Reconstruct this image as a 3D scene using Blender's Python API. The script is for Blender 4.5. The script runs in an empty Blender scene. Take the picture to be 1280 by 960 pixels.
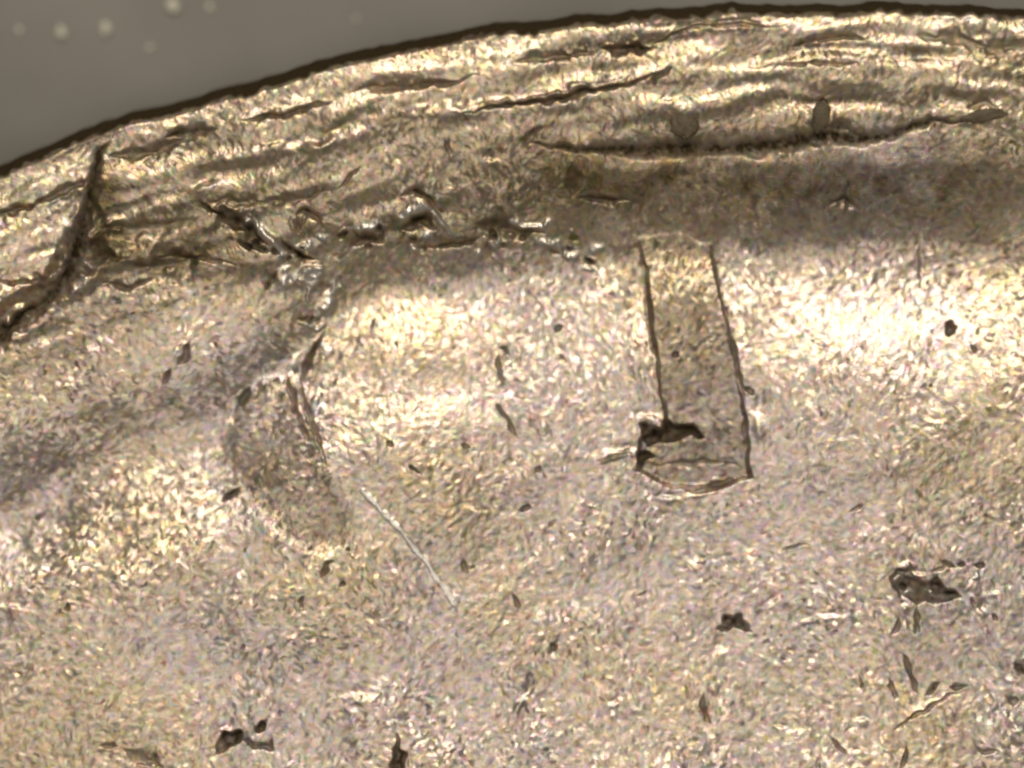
import bpy, math
import numpy as np

# ------------------------------------------------------------------ camera, world, lamps, exposure
S = 4.0 / 1280.0                        # millimetres (scene units) per photo pixel; the view is 4 mm wide
scn = bpy.context.scene
scn.unit_settings.scale_length = 0.001
COL = scn.collection
CAM_H = 20.0


def wx(px): return (px - 640.0) * S
def wy(py): return (480.0 - py) * S


cd = bpy.data.cameras.new('microscope_camera')
cam = bpy.data.objects.new('microscope_camera', cd)
COL.objects.link(cam)
cam.location = (0, 0, CAM_H)
cd.sensor_width = 36.0
cd.lens = 36.0 * CAM_H / 4.0
cd.clip_start = 0.1
cd.clip_end = 500
cd.dof.use_dof = True
cd.dof.focus_distance = CAM_H - 0.03
cd.dof.aperture_fstop = 0.095
scn.camera = cam

w = bpy.data.worlds.new('World')
scn.world = w
w.use_nodes = True
w.node_tree.nodes['Background'].inputs[0].default_value = (1.0, 0.93, 0.82, 1)
w.node_tree.nodes['Background'].inputs[1].default_value = 0.17


def area(name, loc, size, power, color):
    l = bpy.data.lights.new(name, 'AREA')
    l.shape = 'DISK'
    l.size = size
    l.energy = power
    l.color = color
    o = bpy.data.objects.new(name, l)
    COL.objects.link(o)
    o.location = loc
    from mathutils import Vector
    o.rotation_euler = (-Vector(loc)).to_track_quat('-Z', 'Y').to_euler()
    return o


area('key_lamp', (0.6, 11.5, 18.5), 3.0, 1850, (1.0, 0.92, 0.785))
area('ring_lamp', (-1.5, -3.0, 22.0), 7.0, 420, (1.0, 0.94, 0.86))

scn.view_settings.view_transform = 'Standard'
scn.view_settings.look = 'None'
scn.view_settings.exposure = 0.0
scn.view_settings.gamma = 1.0
scn.render.resolution_x = 1024
scn.render.resolution_y = 768
scn.cycles.filter_width = 2.5

# ------------------------------------------------------------------ the relief, on a regular grid in photo pixels
rng = np.random.default_rng(12)
G = 1.25
X0, X1, Y0, Y1 = -170.0, 1450.0, -70.0, 1125.0
gx = np.arange(X0, X1, G)
gy = np.arange(Y0, Y1, G)
NX, NY = len(gx), len(gy)
GX, GY = np.meshgrid(gx, gy)


def blur(a, s):
    """gaussian blur by FFT, s in grid cells"""
    fy = np.fft.fftfreq(a.shape[0])[:, None]
    fx = np.fft.rfftfreq(a.shape[1])[None, :]
    k = np.exp(-2 * (math.pi * s) ** 2 * (fx * fx + fy * fy))
    return np.fft.irfft2(np.fft.rfft2(a) * k, s=a.shape)


def noise(px):
    """smooth unit-variance noise, blobs about px photo pixels across"""
    n = blur(rng.standard_normal((NY, NX)), px / G * 0.4)
    return n / n.std()


def sstep(e0, e1, v):
    t = np.clip((v - e0) / (e1 - e0), 0, 1)
    return t * t * (3 - 2 * t)


def polyd(pts, pad, X, Y):
    """distance to a polyline and parameter along it, within a padded box"""
    pts = np.array(pts, float)
    x0, y0 = pts.min(0) - pad
    x1, y1 = pts.max(0) + pad
    i0, i1 = np.searchsorted(gx, [x0, x1])
    j0, j1 = np.searchsorted(gy, [y0, y1])
    sl = (slice(max(j0, 0), j1), slice(max(i0, 0), i1))
    x, y = X[sl], Y[sl]
    best = np.full(x.shape, 1e9)
    par = np.zeros(x.shape)
    side = np.zeros(x.shape)
    seg = np.hypot(*(pts[1:] - pts[:-1]).T)
    tot = seg.sum()
    acc = 0
    for a, b, L in zip(pts[:-1], pts[1:], seg):
        dx, dy = (b - a)
        t = np.clip(((x - a[0]) * dx + (y - a[1]) * dy) / (L * L), 0, 1)
        d = np.hypot(x - a[0] - t * dx, y - a[1] - t * dy)
        m = d < best
        best = np.where(m, d, best)
        par = np.where(m, (acc + t * L) / tot, par)
        side = np.where(m, np.sign(dx * (y - a[1]) - dy * (x - a[0])), side)
        acc += L
    return sl, best, par, side


def polysd(pts, X, Y):
    """signed distance to a closed polygon (negative inside) over the whole grid"""
    pts = list(pts)
    d = np.full(X.shape, 1e9)
    ins = np.zeros(X.shape, bool)
    n = len(pts)
    for k in range(n):
        ax, ay = pts[k]
        bx, by = pts[(k + 1) % n]
        dx, dy = bx - ax, by - ay
        L2 = dx * dx + dy * dy
        t = np.clip(((X - ax) * dx + (Y - ay) * dy) / L2, 0, 1)
        d = np.minimum(d, np.hypot(X - ax - t * dx, Y - ay - t * dy))
        c = ((ay > Y) != (by > Y))
        if dy != 0:
            c &= X < (dx * (Y - ay) / dy + ax)
        ins ^= c
    return np.where(ins, -d, d)


# coin edge in the photograph
EX = np.array([-200, -100, 0, 60, 110, 140, 200, 260, 380, 500, 640, 800, 960, 1100, 1280, 1460])
EY = np.array([318, 262, 211, 187, 166, 150, 136, 121, 88, 57, 33, 17, 9, 6, 12, 26.0])
_fx = np.arange(-220, 1480, 2.0)
_fy = np.interp(_fx, EX, EY)
_k = np.exp(-0.5 * (np.arange(-30, 31) / 10.0) ** 2)
_k /= _k.sum()
_fy = np.convolve(np.pad(_fy, 30, mode='edge'), _k, 'valid')
def edge_y(x): return np.interp(x, _fx, _fy)


_sl = np.gradient(_fy, 2.0)
_k2 = np.exp(-0.5 * (np.arange(-150, 151) / 50.0) ** 2)
_k2 /= _k2.sum()
_sl = np.convolve(np.pad(_sl, 150, mode='edge'), _k2, 'valid')
D = (GY - edge_y(GX)) / np.sqrt(1 + np.interp(GX, _fx, _sl) ** 2)

# wandering coordinates so no outline is ruler straight
n40a, n40b = noise(40), noise(40)
n12a, n12b = noise(12), noise(12)
n6 = noise(6)
n9 = noise(9)
WX = GX + 2.2 * n40a + 1.3 * n12a
WY = GY + 2.2 * n40b + 1.3 * n12b
n90 = noise(90)
n150 = noise(170)
Dw = D + 2.5 * n90 + 2 * n40a

# --- sweep of the rim, its slope and the flow-dished field, as height over distance from the edge
prof_d = np.array([-80, 0, 8, 20, 60, 92, 104, 150, 190, 200, 292, 318, 345, 450, 490, 560, 800, 1200.])
prof_s = np.array([0.0, 0.0, .0, .02, .03, -.20, -.17, -.17, -.24, -.36, -.33, .02, .20, .175, .03, -.01, .03, .05])
pd = np.arange(-80, 1200, 1.0)
LEFT = sstep(450, 230, GX)
Dw = Dw - 85 * LEFT * sstep(200, 330, Dw)
ps = np.interp(pd, prof_d, prof_s)
ph = np.cumsum(ps)
ph -= np.interp(620, pd, ph)
ps2 = np.where((pd > 185) & (pd < 312), ps * .62, np.where((pd >= 312) & (pd < 500), ps * .84, ps))
ps3 = np.where((pd > 312) & (pd < 520), ps * .50, ps)
ph3 = np.cumsum(ps3)
ph3 += np.interp(200, pd, ph) - np.interp(200, pd, ph3)
ph3 += (np.interp(1190, pd, ph) - np.interp(1190, pd, ph3)) * np.clip((pd - 520) / 670.0, 0, 1)
DULL = sstep(470, 700, GX) * (1 - .9 * sstep(880, 1130, GX))
ph2 = np.cumsum(ps2)
ph2 -= np.interp(620, pd, ph2)
H = (np.interp(Dw, pd, ph) * (1 - DULL) + np.interp(Dw, pd, ph3) * DULL) * (1 - LEFT) + np.interp(Dw, pd, ph2) * LEFT
GRIME_SHADE = np.zeros_like(H)                 # dark oxide and dirt, plus shade painted on the left slope and in hollows
TARN_SHADE = np.zeros_like(H)                  # thin brown tarnish, plus shade painted on slopes and below the gouge
BARE = np.zeros_like(H)                  # freshly scraped metal
PART = np.zeros(H.shape, np.int16)       # which part of the coin each spot belongs to
PNAMES = ['field']


def part(name):
    PNAMES.append(name)
    return len(PNAMES) - 1


P_RIM = part('rim')
PART[Dw < 100] = P_RIM
P_SLOPE = part('rim_slope')
PART[(Dw >= 100) & (Dw < 300)] = P_SLOPE


def facet(x, y, rx, ry, ang, s, direction=90.0):
    """tilt a patch: a slope s rising towards 'direction' (90 = down the picture)"""
    global H
    c, q = math.cos(math.radians(ang)), math.sin(math.radians(ang))
    u = (WX - x) * c + (WY - y) * q
    v = -(WX - x) * q + (WY - y) * c
    r = (u / rx) ** 2 + (v / ry) ** 2
    a = math.radians(direction)
    H += s * ((WX - x) * math.cos(a) + (WY - y) * math.sin(a)) * np.exp(-r * 1.2)


def groove(pts, w0, w1, depth, grime_shade=0.0, burr=0.0, name=None, bare=0.0, sharp=2.0, taper=True, mod=.30, wob=1.0):
    sl, d, t, side = polyd(pts, 60, GX + wob * (WX - GX), GY + wob * (WY - GY))
    wd = w0 + (w1 - w0) * t
    tp = np.clip(np.minimum(t, 1 - t) * 3.2, 0, 1) ** 0.9 if taper else 1.0
    wd = np.maximum(wd * tp * np.clip(1 + mod * n9[sl], .25, 2), 0.4)
    m = np.exp(-(d / wd) ** sharp)
    H[sl] -= depth * m * tp
    if burr:
        b = np.exp(-((d - wd * 1.7) / (wd * 0.8)) ** 2)
        H[sl] += abs(burr) * b * tp * (0.5 + 0.5 * side * np.sign(burr))
    GRIME_SHADE[sl] = np.maximum(GRIME_SHADE[sl], np.clip(grime_shade * m * (1 + .14 * n12b[sl]), 0, 1))
    BARE[sl] = np.maximum(BARE[sl], bare * m)
    if name:
        k = part(name)
        PART[sl][m > 0.42] = k


def step(pts, w, h, side_sign=1):
    """a ledge: one side of the line drops by h, healing 60 px away"""
    sl, d, t, side = polyd(pts, 110, WX, WY)
    tp = np.clip(np.minimum(t, 1 - t) * 5, 0, 1)
    f = np.where(side * side_sign > 0, np.exp(-d / 42.0) * sstep(0, w, d), 0)
    H[sl] -= h * f * tp


def pit(x, y, rx, ry, ang, depth, grime_shade=0.9, name=True, lip=0.0, rough=0.35):
    c, q = math.cos(math.radians(ang)), math.sin(math.radians(ang))
    u = (GX - x) * c + (GY - y) * q
    v = -(GX - x) * q + (GY - y) * c
    r = np.sqrt((u / rx) ** 2 + (v / ry) ** 2) + rough * (0.6 * n12a + 0.6 * n9 + .5 * n6)
    near = (np.abs(GX - x) < 70) & (np.abs(GY - y) < 70)
    m = (1 - sstep(0.55, 1.1, r)) * near
    global H
    H -= depth * m
    if lip:
        H += lip * np.exp(-((r - 1.35) / 0.3) ** 2) * near * (v < 0)
    np.maximum(GRIME_SHADE, grime_shade * m, out=GRIME_SHADE)
    if name:
        k = part('pit')
        PART[m > 0.3] = k


def poly_pit(pts, depth, grime_shade, name='pit', soft=4.5):
    global H
    sd = polysd(pts, GX + 2.2 * n12a, GY + 2.2 * n12b)
    m = 1 - sstep(-soft, soft * 0.4, sd)
    H -= depth * m
    np.maximum(GRIME_SHADE, grime_shade * m, out=GRIME_SHADE)
    if name:
        k = part(name)
        PART[m > 0.3] = k


# --- broad unevenness
n55 = noise(55)
H += 0.8 * n90 + 0.6 * n55 * sstep(250, 330, D) + 0.7 * n150 * sstep(330, 700, D)
# drawn-out ledges running along the rim
rn = rng.standard_normal((NY, NX))
fyy = np.fft.fftfreq(NY)[:, None]
fxx = np.fft.rfftfreq(NX)[None, :]
rn = np.fft.irfft2(np.fft.rfft2(rn) * np.exp(-2 * math.pi ** 2 * ((30 * fxx) ** 2 + (5.5 * fyy) ** 2)), s=(NY, NX))
rn /= rn.std()
ri = np.clip(np.rint((D + 3 * n40a + 100) / G).astype(int), 0, NY - 1)
H += 1.7 * rn[ri, np.arange(NX)[None, :]] * sstep(0, 20, D) * (1 - sstep(110, 175, D) * (1 - .8 * sstep(700, 450, GX))) * (1 - sstep(200, 260, D))
RIMN = rn[ri, np.arange(NX)[None, :]]
TARN_SHADE = np.maximum(TARN_SHADE, (.10 + .34 * sstep(.3, 1.6, -RIMN)) * (1 - sstep(120, 230, D + 6 * n40a)))
facet(1110, 395, 150, 62, 0, .11)
facet(475, 385, 90, 80, 0, .15)
facet(803, 415, 16, 80, -6, .05)
facet(960, 960, 400, 160, 0, .06)
facet(30, 690, 130, 75, -28, .13)
facet(620, 650, 250, 80, 0, -.03)
facet(1090, 600, 240, 70, 0, -.05)

# --- broad brown tones with ragged borders, slope shading painted in among them
def stain_shade(pts, w0, amt):
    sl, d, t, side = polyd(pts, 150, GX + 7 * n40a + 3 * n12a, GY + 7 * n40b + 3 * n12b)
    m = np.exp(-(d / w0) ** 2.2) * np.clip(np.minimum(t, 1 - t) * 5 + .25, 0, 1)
    TARN_SHADE[sl] = np.maximum(TARN_SHADE[sl], np.clip(1.5 * amt * m * (1 + .22 * n40b[sl] + .18 * n12a[sl]), 0, 1))


stain_shade([(95, 330), (150, 318), (240, 312), (330, 305)], 32, .55)  # shading of the slope right of the crack, painted brown
stain_shade([(125, 215), (200, 205), (290, 185)], 16, .38)
stain_shade([(140, 262), (240, 262), (350, 255), (440, 232)], 20, .30)
stain_shade([(560, 215), (660, 225), (760, 232), (900, 230), (1100, 226), (1300, 215)], 50, .52)  # shadow band below the gouge, painted into the colour
stain_shade([(640, 152), (760, 165), (900, 160), (1060, 145), (1240, 138)], 18, .22)
stain_shade([(330, 300), (420, 285), (560, 285), (700, 285)], 16, .35)
stain_shade([(300, 500), (340, 570), (390, 650)], 42, .20)
stain_shade([(850, 320), (865, 440), (885, 560)], 34, .16)
stain_shade([(0, 480), (90, 420), (180, 380)], 40, .18)

# --- sunken letter strokes
STROKE1 = [(797, 296), (808, 352), (819, 430), (829, 500), (833, 530), (800, 548), (797, 588), (832, 607), (900, 612),
           (940, 598), (936, 575), (932, 520), (920, 450), (905, 380), (890, 306), (850, 290)]
STROKE2 = [(296, 500), (330, 474), (366, 474), (384, 530), (404, 584), (440, 640), (436, 682), (392, 694), (330, 650),
           (300, 606), (280, 560)]
for pts, kp, dep, soft in ((STROKE1, .85, 4.0, 4.0), (STROKE2, .18, 1.0, 20.0)):
    sd = polysd(pts, GX + 0.8 * n40a + .7 * n12a, GY + 0.8 * n40b + .7 * n12b)
    m = 1 - sstep(-soft, soft * 0.5, sd)
    cx, cy = np.mean(np.array(pts), 0)
    base = H[np.argmin(abs(gy - cy)), np.argmin(abs(gx - cx))]
    Hs = blur(H, 14)
    floor = kp * (base - 0.07 * (GY - cy)) + (1 - kp) * Hs - dep + 0.3 * (H - Hs)
    m = m * sstep(270, 400, GY)
    H = H * (1 - m) + floor * m
    np.maximum(TARN_SHADE, (.52 + .10 * n40a + .08 * n12a) * (1 - sstep(-10, 3, sd)), out=TARN_SHADE)  # browner inside the stroke outlines
    PART[(sd < 0)] = part('letter_stroke')

# --- dark cut edges of the strokes
groove([(800, 300), (808, 352), (819, 430), (829, 500), (836, 532)], 1.2, 2.5, 6, .68, burr=1.5, name='stroke_edge', wob=.3, mod=.22)
groove([(888, 312), (904, 380), (914, 420)], 1.2, 2.2, 5, .5, name='stroke_edge', wob=.3, mod=.22)
groove([(912, 410), (921, 452), (931, 500)], 2.6, 1.9, 6, .55, name='stroke_edge', wob=.3, mod=.22)
groove([(930, 515), (933, 545), (935, 574)], 2.0, 2.8, 6, .55, name='stroke_edge', wob=.3, mod=.22)
groove([(372, 470), (386, 520), (408, 584)], 1.6, 1.5, 4, .4, burr=1.6, name='stroke_edge', wob=.3, mod=.22)
groove([(354, 468), (368, 500), (380, 560)], 2.0, 2.0, 4, .35, burr=1.5)
groove([(406, 412), (388, 446), (372, 482)], 2.2, 3.0, 7, .7, name='stroke_edge', wob=.3, mod=.22)
groove([(812, 578), (860, 580), (905, 582), (932, 590)], 2.0, 2.4, 3, .3)
groove([(838, 608), (880, 612), (922, 604)], 2.2, 1.8, 4, .3, burr=-1.5)
groove([(740, 582), (775, 572), (796, 572)], 1.6, 1.6, 3, .3, burr=3.0)

# --- chip that bites into the stroke and its companions
poly_pit([(800, 533), (830, 532), (834, 524), (842, 530), (866, 529), (884, 544), (872, 549), (840, 551), (822, 556), (810, 560), (806, 545)], 12, .93)
poly_pit([(796, 568), (806, 564), (822, 572), (806, 580), (796, 590)], 9, .9)
facet(778, 566, 20, 9, -10, .5)
facet(815, 519, 22, 7, 0, .5)
facet(836, 621, 14, 5, 0, .7)
facet(885, 613, 26, 4, -8, .6)

# --- rim ledges and creases
groove([(560, 141), (640, 133), (700, 124), (770, 109), (820, 94), (842, 88)], 2.2, 4.0, 9, .75, burr=-4.0, name='crease')
groove([(815, 112), (818, 100), (840, 92)], 3.0, 3.0, 6, .7)
groove([(745, 68), (785, 60), (825, 64)], 5.0, 3.0, 8, .75, burr=-3.0, name='crease')
groove([(640, 78), (700, 74), (745, 70)], 5.0, 6.0, 6, .5)
groove([(440, 118), (470, 108), (520, 112), (600, 98)], 5.0, 2.5, 6, .6)
groove([(210, 172), (250, 160), (275, 163)], 6.5, 5.0, 9, .75, name='crease')
groove([(300, 155), (340, 142), (385, 138), (420, 128)], 3.5, 3.0, 8, .7, name='crease')
groove([(130, 200), (190, 190), (250, 168)], 7.0, 6.0, 6, .45)
groove([(1000, 50), (1060, 47), (1090, 46)], 3.5, 2.5, 6, .6)
groove([(985, 60), (1018, 46), (1025, 40)], 3.0, 4.0, 5, .55)
groove([(960, 83), (1020, 83), (1080, 82)], 2.4, 2.0, 5, .45)
groove([(800, 62), (860, 40), (950, 34), (990, 30)], 2.4, 2.0, 4, .3, burr=-3)
groove([(1140, 44), (1200, 48), (1300, 66)], 9.0, 10.0, 5, .35)
facet(860, 33, 120, 10, 0, .30)
facet(1040, 24, 70, 12, 0, .28)
facet(1050, 66, 120, 10, 2, .30)
facet(1180, 74, 90, 9, 8, .25)
facet(620, 126, 90, 9, -10, .45)
facet(740, 100, 60, 9, -12, .35)
facet(520, 135, 70, 9, -10, .40)
facet(380, 178, 40, 14, -10, .40)
facet(262, 226, 34, 16, -10, .50)
facet(300, 195, 40, 12, -10, .30)
facet(210, 215, 70, 22, -20, .20)
facet(125, 275, 30, 14, 0, .25)
facet(420, 170, 60, 8, -35, .25)

# --- the loose slab of rim on the left and the crack round it
SLAB = [(-170, 375), (-20, 284), (40, 262), (94, 240), (100, 250), (88, 286), (72, 330), (40, 366), (6, 392), (-170, 500)]
sd = polysd(SLAB, WX, WY)
m = 1 - sstep(-9, 3, sd)
H += m * (6 + .16 * (GY - 320))
TARN_SHADE *= 1 - m
PART[sd < 0] = part('rim_flake')
groove([(142, 168), (130, 190), (120, 225), (106, 280), (88, 330), (44, 384), (0, 418), (-60, 452), (-150, 500)], 12.5, 4, 18, 1.0, name='crack', sharp=1.5, mod=.3)
stain_shade([(138, 200), (135, 250), (120, 310)], 22, .5)  # brown shadow beside the crack, painted into the colour
groove([(-150, 368), (-20, 276), (40, 255), (104, 232)], 3.5, 3.5, 8, .55, name='crack', taper=False)
groove([(0, 358), (50, 346), (74, 332)], 2.5, 4, 6, .6)
groove([(90, 310), (120, 325), (160, 322)], 15, 12, 8, .62, sharp=1.6)  # this wide soft darkening and those below paint the slope's shading
groove([(128, 355), (165, 362), (195, 350)], 4, 3, 6, .6, name='crease')
groove([(165, 335), (210, 330), (265, 316)], 18, 12, 7, .5, sharp=1.6)  # painted slope shading, continued
groove([(110, 295), (170, 285), (250, 276)], 12, 8, 6, .4, sharp=1.6)  # painted slope shading, upper part
groove([(190, 318), (240, 320), (300, 326)], 3, 3, 4, .4)

# --- torn folds at the foot of the rim
groove([(248, 252), (262, 268), (290, 278), (312, 290), (338, 312)], 6.0, 5.0, 12, .85, burr=-3, name='crease')
groove([(296, 300), (318, 308), (338, 316)], 4.0, 4.0, 8, .8)
groove([(345, 338), (334, 352), (330, 362)], 3.0, 3.0, 7, .75)
groove([(352, 296), (366, 312), (378, 322), (396, 326)], 5.0, 6.0, 11, .9, name='crease')
groove([(372, 268), (384, 262), (398, 270), (404, 284)], 4, 3, 7, .7)
groove([(438, 284), (446, 296), (470, 298), (480, 288)], 5, 5, 9, .85, name='crease')
groove([(452, 306), (466, 308)], 4.5, 4.5, 7, .8)
groove([(498, 246), (516, 240), (534, 248), (556, 266)], 4, 3, 7, .7, name='crease')
groove([(500, 286), (512, 276), (528, 274), (545, 284)], 7, 5.5, 12, .9, name='crease')  # darkness under the overhanging curl, painted in as well as cut
groove([(512, 308), (540, 308), (590, 298), (612, 294)], 4, 2.5, 8, .7, name='crease')
groove([(520, 314), (534, 310)], 5, 4, 5, .8)
groove([(590, 282), (630, 284), (660, 288), (684, 287)], 8, 3, 9, .65, name='crease')
groove([(608, 300), (614, 312), (617, 324)], 2, 2, 5, .6)
groove([(684, 312), (704, 318), (710, 308)], 4, 3.5, 6, .7)
groove([(718, 247), (756, 249), (790, 252)], 3.0, 2.5, 7, .7, name='crease')
groove([(700, 226), (714, 228), (712, 246)], 8, 5, 5, .55)
groove([(420, 236), (440, 218), (450, 206)], 2.5, 2, 4, .5)
groove([(250, 258), (340, 252), (420, 240)], 6, 4, 4, .3)


def curl(pts, wd, h, name='metal_curl'):
    sl, d, t, side = polyd(pts, 40, WX, WY)
    m = np.exp(-(d / wd) ** 2)
    tp = np.clip(np.minimum(t, 1 - t) * 8 + .3, 0, 1)
    H[sl] += (.35 * h + .6) * m * tp
    BARE[sl] = np.maximum(BARE[sl], .9 * m)
    GRIME_SHADE[sl] *= 1 - m
    PART[sl][m > .4] = part(name)


curl([(500, 266), (516, 261), (532, 263), (548, 270), (562, 286)], 4.0, 9)
curl([(448, 285), (462, 284), (474, 282)], 5.0, 9)
curl([(640, 278), (660, 280), (686, 278)], 3.5, 6)
curl([(306, 280), (322, 286), (336, 298), (350, 312)], 5.0, 9)
curl([(362, 344), (378, 341), (394, 345), (384, 352)], 5.5, 9)
curl([(372, 304), (384, 310), (392, 304)], 5.5, 8)
curl([(352, 332), (358, 340), (350, 356)], 5.0, 7)
curl([(420, 352), (410, 372), (408, 392)], 4.5, 6)
curl([(700, 300), (703, 312)], 3.2, 5)

for (x, y, rx, ry, a, sl_) in [(366, 347, 18, 8, 0, .6), (378, 306, 10, 7, 0, .6), (350, 335, 7, 14, 20, .4), (462, 284, 13, 5, 0, .7),
                              (524, 266, 26, 5, 0, .8), (664, 279, 24, 4, 0, .7), (325, 289, 20, 5, 38, .6), (306, 277, 6, 5, 0, .6), (408, 372, 9, 16, 0, .4),
                              (398, 352, 9, 6, 0, .5), (258, 232, 16, 7, -10, .5), (342, 182, 20, 7, -12, .5), (395, 180, 18, 7, -5, .5)]:
    facet(x, y, rx, ry, a, sl_)

# the smaller torn flakes and gaps crowded between the folds
rf = np.random.default_rng(77)
PATH = np.array([(262, 262), (330, 305), (376, 322), (388, 350), (400, 385), (392, 430), (376, 292), (430, 290), (500, 292), (570, 292), (640, 296), (700, 312), (740, 322)])
for k in range(46):
    q = rf.uniform(0, len(PATH) - 1.001)
    a = PATH[int(q)] + (PATH[int(q) + 1] - PATH[int(q)]) * (q % 1) + rf.normal(0, 11, 2)
    an = rf.normal(2.3 if q < 5 else .2, .6)
    ln = rf.uniform(6, 17)
    dx, dy = math.cos(an) * ln, math.sin(an) * ln
    bow = rf.normal(0, 2.5)
    pts = [tuple(a), (a[0] + dx / 2 - bow * dy / ln, a[1] + dy / 2 + bow * dx / ln), (a[0] + dx, a[1] + dy)]
    if k % 2:
        groove(pts, rf.uniform(2.2, 4.2), rf.uniform(1.8, 3.5), rf.uniform(4, 9), rf.uniform(.6, .9), burr=-2.0, name='crease')
    else:
        curl(pts, rf.uniform(2.6, 4.5), rf.uniform(4, 9))

# --- the long dark gouge along the rim slope
groove([(655, 178), (690, 188), (760, 190), (850, 188), (950, 181), (1050, 172), (1150, 160), (1222, 154)], 11.5, 7.5, 10, .97, name='gouge', mod=.10, sharp=1.8)
groove([(655, 188), (660, 172), (678, 164)], 5, 5, 5, .5)
groove([(1030, 160), (1060, 160), (1075, 168)], 7, 6, 6, .6)
groove([(1030, 258), (1052, 250), (1072, 264)], 5, 3, 6, .5)
groove([(1200, 140), (1230, 132), (1252, 136)], 3, 3, 3, .28)

# --- nicks, short scratches and pits in the field
for pts, w0, w1, dep, gr in [
    ([(238, 422), (228, 442), (222, 454)], 3, 3.4, 6, .7), ([(214, 458), (206, 478)], 4, 4, 6, .7),
    ([(309, 482), (302, 500), (298, 512)], 3.5, 4.5, 8, .85), ([(302, 606), (288, 618), (276, 630)], 4.5, 3.0, 8, .85),
    ([(388, 392), (382, 410)], 3.5, 4, 7, .75), ([(416, 360), (426, 346)], 3, 3, 5, .6),
    ([(508, 579), (518, 584), (528, 591)], 4, 3.5, 8, .9), ([(624, 500), (634, 518), (650, 542)], 2, 2.4, 5, .55),
    ([(626, 440), (636, 442), (640, 450)], 3, 3.5, 6, .7), ([(626, 452), (622, 470), (628, 486)], 1.8, 2, 4, .45),
    ([(698, 418), (700, 410), (706, 408)], 3, 2.5, 5, .6), ([(930, 482), (938, 486), (942, 484)], 4, 4, 7, .8),
    ([(838, 448), (846, 438)], 3, 3, 5, .55), ([(1131, 816), (1138, 840), (1144, 866)], 3.0, 2.6, 6, .7),
    ([(1150, 870), (1170, 862), (1180, 850)], 3.2, 2.6, 5, .6), ([(1185, 855), (1208, 856)], 3.6, 3.4, 6, .75),
    ([(1208, 858), (1180, 872), (1140, 892), (1110, 914)], 2.2, 2.0, 4, .45), ([(1271, 832), (1281, 850)], 4, 4, 7, .85),
    ([(1134, 930), (1132, 962)], 2.5, 2.5, 5, .6), ([(1218, 930), (1230, 942), (1256, 946)], 2.2, 2, 4, .5),
    ([(1038, 920), (1062, 948)], 2.5, 2.5, 4, .45), ([(880, 870), (890, 912)], 3, 3, 4, .4),
    ([(1112, 850), (1118, 872)], 2.5, 2.5, 4, .5), ([(1125, 770), (1114, 796)], 3, 3, 4, .5), ([(1150, 760), (1146, 796)], 3, 2.5, 4, .5),
    ([(1076, 846), (1080, 868)], 2, 2, 4, .5), ([(405, 722), (412, 708), (422, 704)], 3.2, 3.2, 6, .75),
    ([(430, 726), (434, 730)], 3.4, 3.4, 5, .75), ([(378, 744), (377, 768)], 3, 3.4, 5, .6), ([(432, 690), (436, 684)], 3, 3, 4, .6),
    ([(689, 806), (696, 818)], 3.6, 3.6, 6, .8), ([(578, 690), (582, 714)], 2.0, 2.2, 4, .5), ([(594, 700), (588, 706)], 2.6, 2.6, 4, .5),
    ([(656, 626), (654, 640)], 3.2, 3.6, 5, .65), ([(640, 738), (646, 762)], 2.2, 2.2, 4, .5), ([(800, 742), (814, 740)], 3, 3, 5, .65),
    ([(1154, 300), (1152, 366)], 1.4, 1.4, 3, .4), ([(660, 590), (668, 578)], 2, 2, 4, .5), ([(578, 552), (590, 560)], 2.5, 2.5, 4, .5),
    ([(1060, 636), (1080, 628)], 2.5, 2.5, 4, .5), ([(1164, 718), (1190, 706)], 2, 2.4, 3, .4), ([(40, 646), (48, 650)], 3, 3, 5, .7),
    ([(82, 758), (86, 766)], 3, 3, 5, .7), ([(300, 815), (304, 806)], 2.4, 2.4, 4, .5), ([(820, 300), (822, 316)], 1.6, 1.6, 3, .3),
    ([(560, 180), (566, 196)], 3, 3, 4, .5), ([(490, 558), (480, 550)], 2.4, 2.4, 4, .5), ([(122, 932), (146, 936)], 3, 3, 4, .5),
    ([(150, 936), (180, 950), (210, 962)], 5, 7, 4, .5), ([(980, 690), (1010, 680)], 2, 2, 3, .4), ([(1215, 430), (1222, 445)], 2.6, 2.6, 4, .5),
    ([(1210, 745), (1218, 756)], 2.6, 2.6, 4, .5), ([(1244, 764), (1250, 776)], 3, 3, 4, .55), ([(1256, 880), (1270, 876)], 3, 3, 4, .5),
]:
    groove(pts, w0 * .9, w1 * .9, dep * .75, gr * .85, burr=0.8, name='nick')

pit(1187, 408, 8, 8, 0, 9, .85)
pit(1164, 482, 5, 4, 0, 6, .7)
pit(1201, 706, 6, 3.2, 0, 4, .7)
pit(1223, 707, 6, 3.2, 0, 4, .7)
pit(325, 911, 5, 9, 15, 8, .9)
poly_pit([(270, 938), (278, 920), (284, 914), (298, 916), (304, 922), (296, 930), (284, 932)], 10, .92)
poly_pit([(486, 962), (490, 940), (493, 920), (497, 936), (503, 942), (504, 968), (492, 975)], 10, .92)
groove([(300, 924), (316, 926), (322, 934), (338, 934), (341, 922)], 3, 3, 5, .5)
poly_pit([(1112, 724), (1118, 717), (1134, 716), (1148, 728), (1162, 729), (1172, 722), (1184, 736), (1202, 742), (1186, 750),
          (1172, 756), (1160, 752), (1150, 757), (1136, 748), (1122, 744)], 8, .72)
pit(1131, 734, 8, 6, 30, 7, .95, name=False)
pit(1170, 733, 9, 8, 0, 7, .98, name=False)
pit(1190, 741, 9, 4, 0, 6, .95, name=False)
groove([(1112, 726), (1124, 717), (1138, 718), (1148, 728)], 2.6, 2.6, 6, .9)
curl([(1116, 732), (1128, 724), (1140, 722)], 2.6, 4)
curl([(1128, 746), (1142, 742)], 2.6, 4)
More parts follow.
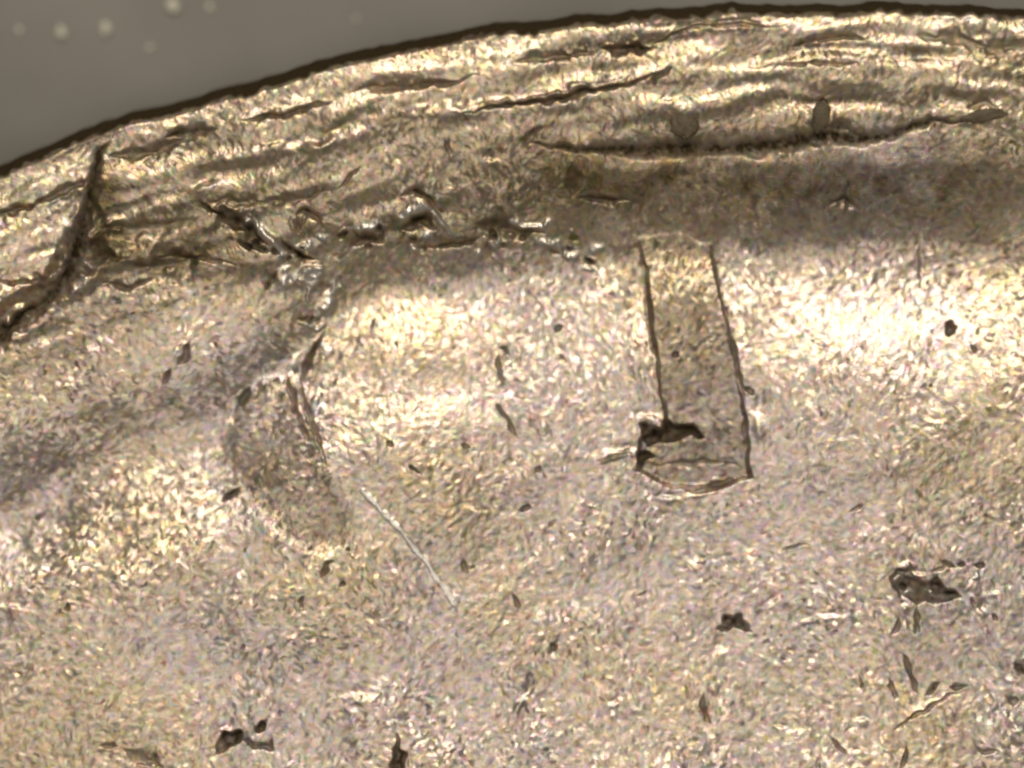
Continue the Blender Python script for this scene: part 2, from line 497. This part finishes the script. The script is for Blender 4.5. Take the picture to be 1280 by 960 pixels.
curl([(1164, 738), (1168, 742)], 3.2, 5)
poly_pit([(896, 788), (906, 784), (912, 770), (926, 770), (938, 790), (926, 782), (916, 782), (904, 792)], 9, .88)
groove([(1178, 700), (1200, 706)], 2, 2, 4, .6)
for (x, y, rx, ry, a, s) in [(1138, 708, 10, 7, 0, .6), (1153, 721, 9, 4, 0, .7), (1131, 757, 6, 6, 0, .6), (900, 812, 12, 8, -30, .4),
                             (1030, 776, 28, 5, -12, .5), (1078, 896, 8, 8, 0, .5), (970, 907, 8, 5, 0, .6), (1228, 760, 7, 9, 0, .6), (1240, 742, 18, 6, -15, .4),
                             (770, 875, 9, 5, -20, .5), (655, 873, 6, 20, 25, .35), (288, 908, 8, 5, 0, .6), (440, 870, 22, 9, 0, .4), (20, 762, 26, 10, 0, .4),
                             (742, 628, 6, 4, 0, .6), (950, 515, 9, 26, 0, .25), (612, 200, 12, 8, 30, .5), (834, 128, 8, 6, 0, .5)]:
    facet(x, y, rx, ry, a, s)

# --- the long silvery scrape
sl, d, t, side = polyd([(454, 614), (500, 662), (530, 700), (556, 736), (568, 754)], 30, GX + .8 * n12a, GY + .8 * n12b)
wd = 3.6 + 2.6 * np.clip((t - .8) * 6, 0, 1) + 0.9 * n12b[sl]
m = np.exp(-(d / np.maximum(wd, 1.2)) ** 4)
SCRAPE = np.zeros_like(H)
SCRAPE[sl] = m
H[sl] += 0.9 * m
BARE[sl] = np.maximum(BARE[sl], np.clip(.97 + .25 * n6[sl], 0, 1) * m)
PART[sl][m > .5] = part('scrape')

# --- grain: flow lines of the struck metal, drawn out along a direction that turns across the face
ORI = [(100, 650, 25), (100, 450, 8), (0, 800, 15), (200, 250, -28), (120, 300, -20), (350, 160, -58), (480, 160, -75), (480, 380, 70),
       (650, 350, 86), (740, 400, 80), (860, 300, 95), (860, 450, 45), (1100, 40, 50), (1220, 80, 40), (960, 60, 60), (1000, 220, 100),
       (1220, 300, 15), (1100, 420, 50), (1230, 500, -35), (1100, 620, 48), (1250, 650, 50), (950, 620, 20), (700, 900, 68), (800, 900, 80),
       (400, 800, 48), (1000, 900, 55), (600, 650, 40), (980, 750, 25), (100, 920, 20), (300, 600, 40), (300, 400, 45), (450, 500, 60),
       (620, 540, 30), (730, 180, 95), (600, 230, 92), (1200, 850, -50), (1100, 800, -20), (700, 740, 30), (500, 940, 50), (250, 720, 30)]
c2 = np.zeros_like(H)
s2 = np.zeros_like(H)
for (x, y, a) in ORI:
    wgt = np.exp(-((GX - x) ** 2 + (GY - y) ** 2) / (2 * 85.0 ** 2)) + 1e-5
    c2 += wgt * math.cos(2 * math.radians(a))
    s2 += wgt * math.sin(2 * math.radians(a))
ANG = 0.5 * np.arctan2(s2, c2) + 0.40 * n40a + 0.45 * noise(25) + .45 * noise(9)
VX = np.cos(ANG).astype(np.float32)
VY = (-np.sin(ANG)).astype(np.float32)


def lic(chs, L):
    """smear noise fields along the flow"""
    out = [c.copy() for c in chs]
    jj, ii = np.meshgrid(np.arange(NY), np.arange(NX), indexing='ij')
    for sg in (1, -1):
        px = ii.astype(np.float32)
        py = jj.astype(np.float32)
        ix, iy = ii, jj
        for k in range(L):
            px += sg * VX[iy, ix]
            py += sg * VY[iy, ix]
            ix = np.clip(np.rint(px).astype(np.int32), 0, NX - 1)
            iy = np.clip(np.rint(py).astype(np.int32), 0, NY - 1)
            for o, c in zip(out, chs):
                o += c[iy, ix]
    return [(o - o.mean()) / o.std() for o in out]


g1, t1, t2, t3 = lic([noise(2.6), noise(3.2), noise(3.2), noise(3.2)], 2)
g2, r1 = lic([noise(5.5), noise(4.6)], 3)
g1 = blur(g1, .55)
g1 /= g1.std()
# glitter grains: little drawn-out facets, each with its own tilt and shine
CELL = 4.7
ng, mg = int((X1 - X0) / CELL) + 10, int((Y1 - Y0) / CELL) + 10
jx = rng.uniform(0, 1, (mg, ng))
jy = rng.uniform(0, 1, (mg, ng))
ctx = rng.standard_normal((mg, ng))
cty = rng.standard_normal((mg, ng))
cl = rng.standard_normal((mg, ng))
ch = rng.standard_normal((mg, ng, 3))
bi = ((GX - X0) / CELL).astype(int) + 4
bj = ((GY - Y0) / CELL).astype(int) + 4
best = np.full(H.shape, 1e9)
bidx = np.zeros(H.shape, np.int64)
qx = GX + .8 * n6
qy = GY + .8 * n9
for dj in range(-3, 4):
    for di in range(-3, 4):
        a, b = bj + dj, bi + di
        ex = qx - (X0 + (b - 4 + jx[a, b]) * CELL)
        ey = qy - (Y0 + (a - 4 + jy[a, b]) * CELL)
        u = ex * VX + ey * VY
        q = ex * ex + ey * ey - .76 * u * u
        m = q < best
        best = np.where(m, q, best)
        bidx = np.where(m, a * ng + b, bidx)
ca, cb = np.divmod(bidx, ng)
ex = GX - (X0 + (cb - 4 + jx[ca, cb]) * CELL)
ey = GY - (Y0 + (ca - 4 + jy[ca, cb]) * CELL)
SX = blur(ctx[ca, cb], .45)
SY = blur(cty[ca, cb], .45)
CL = blur(cl[ca, cb], .5)
CH = [blur(ch[ca, cb, k], .6) for k in range(3)]
SM = 1 - 0.5 * sstep(170, 200, Dw) * (1 - sstep(270, 310, Dw)) * sstep(640, 760, GX)     # the worn-smooth patch under the gouge
GA = 0.8 + 0.25 * n90
H += SM * (0.09 * g1 + 0.08 * g2 + 0.10 * n6) * np.clip(GA + 1.8 * BARE * (1 - SCRAPE), .45, 2.6) * (1 - .5 * SCRAPE)
GRIME_SHADE = np.clip(GRIME_SHADE * (1 + .10 * n6 + .20 * CL), 0, 1)
GRIME_SHADE = np.clip(np.maximum(GRIME_SHADE, 0.22 * sstep(1.4, 2.6, -g2) ), 0, 1)

SPK = 0.22 * np.clip(noise(5) - 1.5, 0, 2)
TR = 0.05 * t1 + 0.06 * r1 + .15 * CL + .065 * CH[0] + SPK
TG = 0.04 * t2 + 0.06 * r1 + .15 * CL + .045 * CH[1] + SPK
TB = 0.08 * t3 + 0.06 * r1 + .15 * CL + .10 * CH[2] + SPK


# every part is one connected patch: stray islands go back to the field
for k in range(P_SLOPE + 1, len(PNAMES)):
    M = PART == k
    if not M.any():
        continue
    js, is_ = np.where(M.any(1))[0], np.where(M.any(0))[0]
    sl = (slice(js[0], js[-1] + 1), slice(is_[0], is_[-1] + 1))
    rest = M[sl].copy()
    bestc = None
    for tries in range(6):
        if not rest.any():
            break
        c = np.zeros_like(rest)
        c.ravel()[np.argmax(rest)] = True
        while True:
            e = c.copy()
            e[1:] |= c[:-1]; e[:-1] |= c[1:]
            e[:, 1:] |= e[:, :-1].copy(); e[:, :-1] |= e[:, 1:].copy()
            e &= rest
            if e.sum() == c.sum():
                break
            c = e
        rest &= ~c
        if bestc is None or c.sum() > bestc.sum():
            bestc = c
    P = PART[sl]
    P[M[sl] & ~bestc] = 0


def sample(A, px, py):
    fx = np.clip((px - X0) / G, 0, NX - 1.001)
    fy = np.clip((py - Y0) / G, 0, NY - 1.001)
    i = fx.astype(int)
    j = fy.astype(int)
    u = fx - i
    v = fy - j
    return (A[j, i] * (1 - u) + A[j, i + 1] * u) * (1 - v) + (A[j + 1, i] * (1 - u) + A[j + 1, i + 1] * u) * v


# ------------------------------------------------------------------ materials
def new_mat(name):
    m = bpy.data.materials.new(name)
    m.use_nodes = True
    return m, m.node_tree, m.node_tree.nodes['Principled BSDF']


def metal_material():
    m, nt, p = new_mat('worn_coin_metal')
    N, L = nt.nodes, nt.links
    tint = N.new('ShaderNodeAttribute'); tint.attribute_name = 'tint'
    gr = N.new('ShaderNodeAttribute'); gr.attribute_name = 'grime_shade'
    ba = N.new('ShaderNodeAttribute'); ba.attribute_name = 'bare'
    mix1 = N.new('ShaderNodeMix'); mix1.data_type = 'RGBA'
    mix1.inputs['B'].default_value = (0.90, 0.85, 0.77, 1)
    L.new(ba.outputs['Fac'], mix1.inputs['Factor'])
    L.new(tint.outputs['Color'], mix1.inputs['A'])
    tc = N.new('ShaderNodeTexCoord')
    no = N.new('ShaderNodeTexNoise'); no.inputs['Scale'].default_value = 90
    no.inputs['Detail'].default_value = 3
    L.new(tc.outputs['Object'], no.inputs['Vector'])
    cr = N.new('ShaderNodeValToRGB')
    cr.color_ramp.elements[0].color = (0.015, 0.0095, 0.004, 1)
    cr.color_ramp.elements[1].color = (0.088, 0.060, 0.027, 1)
    L.new(no.outputs['Fac'], cr.inputs['Fac'])
    pw = N.new('ShaderNodeMath'); pw.operation = 'POWER'; pw.inputs[1].default_value = 0.80
    L.new(gr.outputs['Fac'], pw.inputs[0])
    mix2 = N.new('ShaderNodeMix'); mix2.data_type = 'RGBA'
    L.new(pw.outputs[0], mix2.inputs['Factor'])
    L.new(mix1.outputs['Result'], mix2.inputs['A'])
    L.new(cr.outputs['Color'], mix2.inputs['B'])
    L.new(mix2.outputs['Result'], p.inputs['Base Color'])
    inv = N.new('ShaderNodeMapRange')
    inv.inputs['From Min'].default_value = 0; inv.inputs['From Max'].default_value = 1
    inv.inputs['To Min'].default_value = 0.97; inv.inputs['To Max'].default_value = 0.0
    L.new(gr.outputs['Fac'], inv.inputs['Value'])
    L.new(inv.outputs['Result'], p.inputs['Metallic'])
    sp = N.new('ShaderNodeMapRange')
    sp.inputs['To Min'].default_value = 0.5; sp.inputs['To Max'].default_value = 0.08
    L.new(gr.outputs['Fac'], sp.inputs['Value'])
    L.new(sp.outputs['Result'], p.inputs['Specular IOR Level'])
    ro = N.new('ShaderNodeMapRange')
    ro.inputs['To Min'].default_value = 0.35; ro.inputs['To Max'].default_value = 0.75
    L.new(gr.outputs['Fac'], ro.inputs['Value'])
    L.new(ro.outputs['Result'], p.inputs['Roughness'])
    no2 = N.new('ShaderNodeTexNoise'); no2.inputs['Scale'].default_value = 170
    no2.inputs['Detail'].default_value = 4
    L.new(tc.outputs['Object'], no2.inputs['Vector'])
    bp = N.new('ShaderNodeBump'); bp.inputs['Strength'].default_value = 0.35; bp.inputs['Distance'].default_value = 0.004
    L.new(no2.outputs['Fac'], bp.inputs['Height'])
    L.new(bp.outputs['Normal'], p.inputs['Normal'])
    return m


GLINT = 0.074
METAL = metal_material()
BASE = np.array([0.65, 0.535, 0.432])

# ------------------------------------------------------------------ coin
coin = bpy.data.objects.new('coin', None)
COL.objects.link(coin)
CXP, CYP, RP = 1100.0, 2956.0, 2950.0             # coin centre and radius in photo pixels
coin.location = (wx(CXP), wy(CYP), -0.5)
coin['label'] = 'worn brassy coin filling the frame, its torn rim running along the top edge'
coin['category'] = 'coin'
CO = np.array(coin.location)

MX = np.arange(-155.0, 1436.0, 1.25)
NR = 872
ROLL = 14                                        # rows that roll over the outer edge
ncol = len(MX)
ye = edge_y(MX) + 0.8 * np.interp(MX, np.arange(-200, 1500, 9.0), rng.standard_normal(189)) + 2.0 * np.interp(MX, np.arange(-200, 1500, 37.0), rng.standard_normal(46))
v = np.linspace(0, 1, NR)[:, None]
PX = np.repeat(MX[None, :], NR, 0)
PY = ye[None, :] + (1105.0 - ye[None, :]) * v
PZ = sample(H, PX, PY)
# rounded shoulder just inside the edge
dd = (PY - ye[None, :])
PZ = PZ - 26.0 * np.clip(1 - dd / 16.0, 0, 1) ** 2.2
# roll-over rows
rx, ry, rz = [], [], []
z0 = PZ[0]
for k in range(ROLL, 0, -1):
    a = k / ROLL * math.pi / 2
    rx.append(MX)
    ry.append(ye - np.interp(MX, [0, 500, 900, 1280], [13, 12, 10, 8]) * math.sin(a))
    rz.append(z0 - 18.0 * k / ROLL - 120.0 * (1 - math.cos(a)))
PX = np.vstack([np.array(rx), PX])
PY = np.vstack([np.array(ry), PY])
PZ = np.vstack([np.array(rz), PZ])
nrow = NR + ROLL
prt = PART[np.clip(np.rint((PY - Y0) / G).astype(int), 0, NY - 1), np.clip(np.rint((PX - X0) / G).astype(int), 0, NX - 1)].copy()
P_EDGE = part('edge')
prt[:ROLL + 3] = P_EDGE
gri_shade = np.clip(sample(GRIME_SHADE, PX, PY), 0, 1)
gri_shade[:ROLL] = 1.0
gri_shade[ROLL:ROLL + 6] = np.maximum(gri_shade[ROLL:ROLL + 6], 0.5 * (1 - np.arange(6)[:, None] / 6.0))
gri_shade = np.maximum(gri_shade, np.vstack([np.ones((ROLL, ncol)), 1 - sstep(7, 15, dd + 2.0 * sample(n9, PX[ROLL:], PY[ROLL:]))]))
bar = np.clip(sample(BARE, PX, PY), 0, 1)
tin = np.stack([np.clip(BASE[0] * (1 + sample(TR, PX, PY)), .1, .95),
                np.clip(BASE[1] * (1 + sample(TG, PX, PY)), .1, .95),
                np.clip(BASE[2] * (1 + sample(TB, PX, PY)), .08, .95)], -1)

trn_shade = np.clip(sample(TARN_SHADE, PX, PY), 0, 1)[..., None]
tin = tin * (1 - trn_shade) + trn_shade * np.array([.23, .175, .105]) * (tin / BASE)

ton = np.clip(.34 + .35 * sample(n150, PX, PY) + .25 * sample(n90, PX, PY) + .8 * sstep(370, 240, sample(D, PX, PY)), 0, 1)[..., None]
tin = tin * (np.array([1.02, 1.0, .90]) * ton + np.array([.975, .985, 1.055]) * (1 - ton))

VERT = np.stack([wx(PX) - CO[0], wy(PY) - CO[1], PZ * S - CO[2]], -1).reshape(-1, 3).astype(np.float32)
gri_shade = gri_shade.reshape(-1).astype(np.float32)
bar = bar.reshape(-1).astype(np.float32)
tin = np.concatenate([tin.reshape(-1, 3), np.ones((VERT.shape[0], 1))], 1).astype(np.float32)
idx = np.arange(nrow * ncol, dtype=np.int32).reshape(nrow, ncol)
QUADS = np.stack([idx[:-1, :-1], idx[1:, :-1], idx[1:, 1:], idx[:-1, 1:]], -1).reshape(-1, 4)
FP = prt[:-1, :-1].reshape(-1)


VG = VERT.reshape(nrow, ncol, 3).astype(np.float64)
du = np.gradient(VG, axis=1)
dv = np.gradient(VG, axis=0)
NRM = np.cross(dv, du).reshape(-1, 3)
NRM /= np.linalg.norm(NRM, axis=1)[:, None] + 1e-12
# each grain is a tiny flat that leans its own way
gk = (GLINT * np.clip(1 + .30 * sample(n55, PX, PY) + .2 * sample(n40b, PX, PY), .35, 1.7) * sample(SM, PX, PY) * np.vstack([np.zeros((ROLL, 1)), np.ones((NR, 1))])).reshape(-1)
NRM[:, 0] += gk * sample(SX, PX, PY).reshape(-1)
NRM[:, 1] += gk * sample(SY, PX, PY).reshape(-1)
NRM /= np.linalg.norm(NRM, axis=1)[:, None] + 1e-12


def mesh_from(name, verts, quads, mat, parent, attrs=None, normals=None):
    me = bpy.data.meshes.new(name)
    nv, nf = len(verts), len(quads)
    me.vertices.add(nv)
    me.vertices.foreach_set('co', np.ascontiguousarray(verts, np.float32).ravel())
    me.loops.add(nf * 4)
    me.loops.foreach_set('vertex_index', np.ascontiguousarray(quads, np.int32).ravel())
    me.polygons.add(nf)
    me.polygons.foreach_set('loop_start', np.arange(0, nf * 4, 4, dtype=np.int32))
    me.polygons.foreach_set('use_smooth', np.ones(nf, bool))
    me.update(calc_edges=True)
    if attrs:
        for an, (tp, data) in attrs.items():
            a = me.attributes.new(an, tp, 'POINT')
            a.data.foreach_set('color' if tp == 'FLOAT_COLOR' else 'value', np.ascontiguousarray(data, np.float32).ravel())
    if normals is not None:
        me.normals_split_custom_set_from_vertices(normals.astype(np.float32))
    me.materials.append(mat)
    o = bpy.data.objects.new(name, me)
    COL.objects.link(o)
    o.parent = parent
    return o


PLABEL = {'gouge': 'long dark gouge along the rim slope', 'scrape': 'thin silvery scrape running down to the right',
          'rim_flake': 'loose slab of rim beside a dark crack'}
for k, nm in enumerate(PNAMES):
    q = QUADS[FP == k]
    if len(q) < 4:
        continue
    used, invx = np.unique(q, return_inverse=True)
    o = mesh_from(nm, VERT[used], invx.reshape(-1, 4), METAL, coin,
                  {'grime_shade': ('FLOAT', gri_shade[used]), 'bare': ('FLOAT', bar[used]), 'tint': ('FLOAT_COLOR', tin[used])}, NRM[used])
    if nm in PLABEL:
        o['label'] = PLABEL[nm]


# the thick blank under the relief, whole disc with a rounded wall
def body():
    n = 360
    rings = [(0.0, -85), (RP - 120, -85), (RP - 60, -92), (RP - 30, -120), (RP - 30, -128), (RP - 60, -144), (0.0, -146)]
    th = np.linspace(0, 2 * math.pi, n, endpoint=False)
    V = []
    for r, z in rings:
        r = max(r, 0.5)
        V.append(np.stack([r * S * np.cos(th), r * S * np.sin(th), np.full(n, (z - 12) * S - CO[2])], -1))
    V = np.concatenate(V)
    Q = []
    i = np.arange(n)
    j = (i + 1) % n
    for k in range(len(rings) - 1):
        a, b = k * n, (k + 1) * n
        Q.append(np.stack([a + i, b + i, b + j, a + j], -1))
    nv = len(V)
    o = mesh_from('coin_body', V, np.concatenate(Q), METAL, coin,
                  {'grime_shade': ('FLOAT', np.full(nv, .1)), 'bare': ('FLOAT', np.zeros(nv)),
                   'tint': ('FLOAT_COLOR', np.tile(np.append(BASE, 1), (nv, 1)))})
    return o


body()


# ------------------------------------------------------------------ dirt crumbs caught on the rim
def crumb_material():
    m, nt, p = new_mat('brown_dirt')
    N, L = nt.nodes, nt.links
    tc = N.new('ShaderNodeTexCoord')
    no = N.new('ShaderNodeTexNoise'); no.inputs['Scale'].default_value = 45; no.inputs['Detail'].default_value = 4
    L.new(tc.outputs['Object'], no.inputs['Vector'])
    cr = N.new('ShaderNodeValToRGB')
    cr.color_ramp.elements[0].color = (0.05, 0.036, 0.018, 1)
    cr.color_ramp.elements[1].color = (0.20, 0.15, 0.085, 1)
    L.new(no.outputs['Fac'], cr.inputs['Fac'])
    L.new(cr.outputs['Color'], p.inputs['Base Color'])
    p.inputs['Roughness'].default_value = 0.6
    return m


DIRT = crumb_material()


def hat(px, py):
    return float(sample(H, np.array([px]), np.array([py]))[0])


def crumb(px, py, rx_, ry_, rz_, ang, label, seed):
    r = np.random.default_rng(seed)
    nu, nv_ = 64, 32
    u = np.linspace(0, 2 * math.pi, nu, endpoint=False)
    vv = np.linspace(-math.pi / 2, math.pi / 2, nv_)
    U, Vv = np.meshgrid(u, vv)
    rad = np.ones_like(U)
    for k in range(9):
        f, g = r.integers(1, 6), r.integers(1, 5)
        rad += 0.05 * np.sin(f * U + r.uniform(0, 6)) * np.cos(g * Vv + r.uniform(0, 6)) * np.cos(Vv)
    for k in range(26):
        f, g = r.integers(4, 15), r.integers(3, 12)
        rad += 0.022 * np.sin(f * U + r.uniform(0, 6)) * np.cos(g * Vv + r.uniform(0, 6)) * np.cos(Vv)
    x = rx_ * rad * np.cos(Vv) * np.cos(U)
    y = ry_ * rad * np.cos(Vv) * np.sin(U)
    z = rz_ * rad * np.sin(Vv)
    a = math.radians(ang)
    V = np.stack([(x * math.cos(a) - y * math.sin(a)) * S, (x * math.sin(a) + y * math.cos(a)) * S, z * S], -1).reshape(-1, 3)
    ii = np.arange(nu)
    Q = []
    for k in range(nv_ - 1):
        Q.append(np.stack([k * nu + ii, k * nu + (ii + 1) % nu, (k + 1) * nu + (ii + 1) % nu, (k + 1) * nu + ii], -1))
    o = mesh_from('dirt_crumb', V, np.concatenate(Q), DIRT, None)
    o.location = (wx(px), wy(py), (hat(px, py) + rz_ * .45) * S)
    o['label'] = label
    o['category'] = 'dirt crumb'
    o['group'] = 'dirt crumbs along the gouge'


crumb(856, 158, 17, 17, 5, 10, 'rounded brown dirt crumb standing over the middle of the long dark gouge', 3)
crumb(1025, 146, 11, 19, 4, -6, 'tall narrow brown dirt crumb pointing from the gouge towards the rim', 5)
crumb(1228, 146, 27, 8, 3, 8, 'flat elongated brown dirt crumb at the thin right end of the gouge', 8)


# ------------------------------------------------------------------ the grey plate the coin lies on
def plate_material():
    m, nt, p = new_mat('grey_plate')
    N, L = nt.nodes, nt.links
    tc = N.new('ShaderNodeTexCoord')
    no = N.new('ShaderNodeTexNoise'); no.inputs['Scale'].default_value = 1.7; no.inputs['Detail'].default_value = 6
    L.new(tc.outputs['Object'], no.inputs['Vector'])
    cr = N.new('ShaderNodeValToRGB')
    cr.color_ramp.elements[0].color = (0.19, 0.176, 0.150, 1)
    cr.color_ramp.elements[1].color = (0.34, 0.318, 0.28, 1)
    L.new(no.outputs['Fac'], cr.inputs['Fac'])
    L.new(cr.outputs['Color'], p.inputs['Base Color'])
    p.inputs['Roughness'].default_value = 0.5
    return m


PLATE = plate_material()
n = 60
xs = np.linspace(-40, 40, n)
A, B = np.meshgrid(xs, xs)
ii = np.arange(n * n).reshape(n, n)
Q = np.stack([ii[:-1, :-1], ii[:-1, 1:], ii[1:, 1:], ii[1:, :-1]], -1).reshape(-1, 4)
o = mesh_from('plate', np.stack([A, B, np.full_like(A, -0.52)], -1).reshape(-1, 3), Q, PLATE, None)
o['kind'] = 'structure'


# ------------------------------------------------------------------ bright grit on the plate, far below the focus
def grit_material():
    m, nt, p = new_mat('pale_grit')
    N, L = nt.nodes, nt.links
    tc = N.new('ShaderNodeTexCoord')
    no = N.new('ShaderNodeTexNoise'); no.inputs['Scale'].default_value = 30
    L.new(tc.outputs['Object'], no.inputs['Vector'])
    cr = N.new('ShaderNodeValToRGB')
    cr.color_ramp.elements[0].color = (0.75, 0.70, 0.55, 1)
    cr.color_ramp.elements[1].color = (0.9, 0.86, 0.72, 1)
    L.new(no.outputs['Fac'], cr.inputs['Fac'])
    L.new(cr.outputs['Color'], p.inputs['Base Color'])
    p.inputs['Roughness'].default_value = 0.35
    return m


GRIT = grit_material()
K = (CAM_H + 0.52) / CAM_H


def grit(px, py, rad, label, seed):
    r = np.random.default_rng(seed)
    nu, nv_ = 14, 8
    u = np.linspace(0, 2 * math.pi, nu, endpoint=False)
    U, Vv = np.meshgrid(u, np.linspace(-math.pi / 2, math.pi / 2, nv_))
    k = 1 + 0.3 * r.standard_normal(U.shape) * np.cos(Vv)
    V = np.stack([rad * k * np.cos(Vv) * np.cos(U), rad * r.uniform(.9, 1.7) * k * np.cos(Vv) * np.sin(U), rad * .6 * np.sin(Vv)], -1).reshape(-1, 3) * S
    ii = np.arange(nu)
    Q = np.concatenate([np.stack([q * nu + ii, q * nu + (ii + 1) % nu, (q + 1) * nu + (ii + 1) % nu, (q + 1) * nu + ii], -1) for q in range(nv_ - 1)])
    o = mesh_from('grit_speck', V, Q, GRIT, None)
    o.location = (wx(px) * K, wy(py) * K, -0.52 + rad * .35 * S)
    o['label'] = label
    o['category'] = 'grit speck'
    o['group'] = 'pale grit on the grey plate'


grit(132, 36, 6.5, 'brightest pale grit speck on the grey plate, rightmost of the middle row', 1)
grit(76, 41, 5.5, 'pale grit speck on the grey plate between two others in a row', 2)
grit(24, 38, 4.5, 'pale grit speck on the grey plate nearest the left side', 3)
grit(216, 9, 8, 'largest pale grit speck on the grey plate, at the top', 4)
grit(187, 60, 4, 'small pale grit speck on the grey plate closest to the coin edge', 5)
grit(262, 10, 4, 'faint grit speck at the top just right of the largest one', 6)
grit(445, 24, 2.4, 'tiny lone grit speck on the grey plate far right of the others', 7)
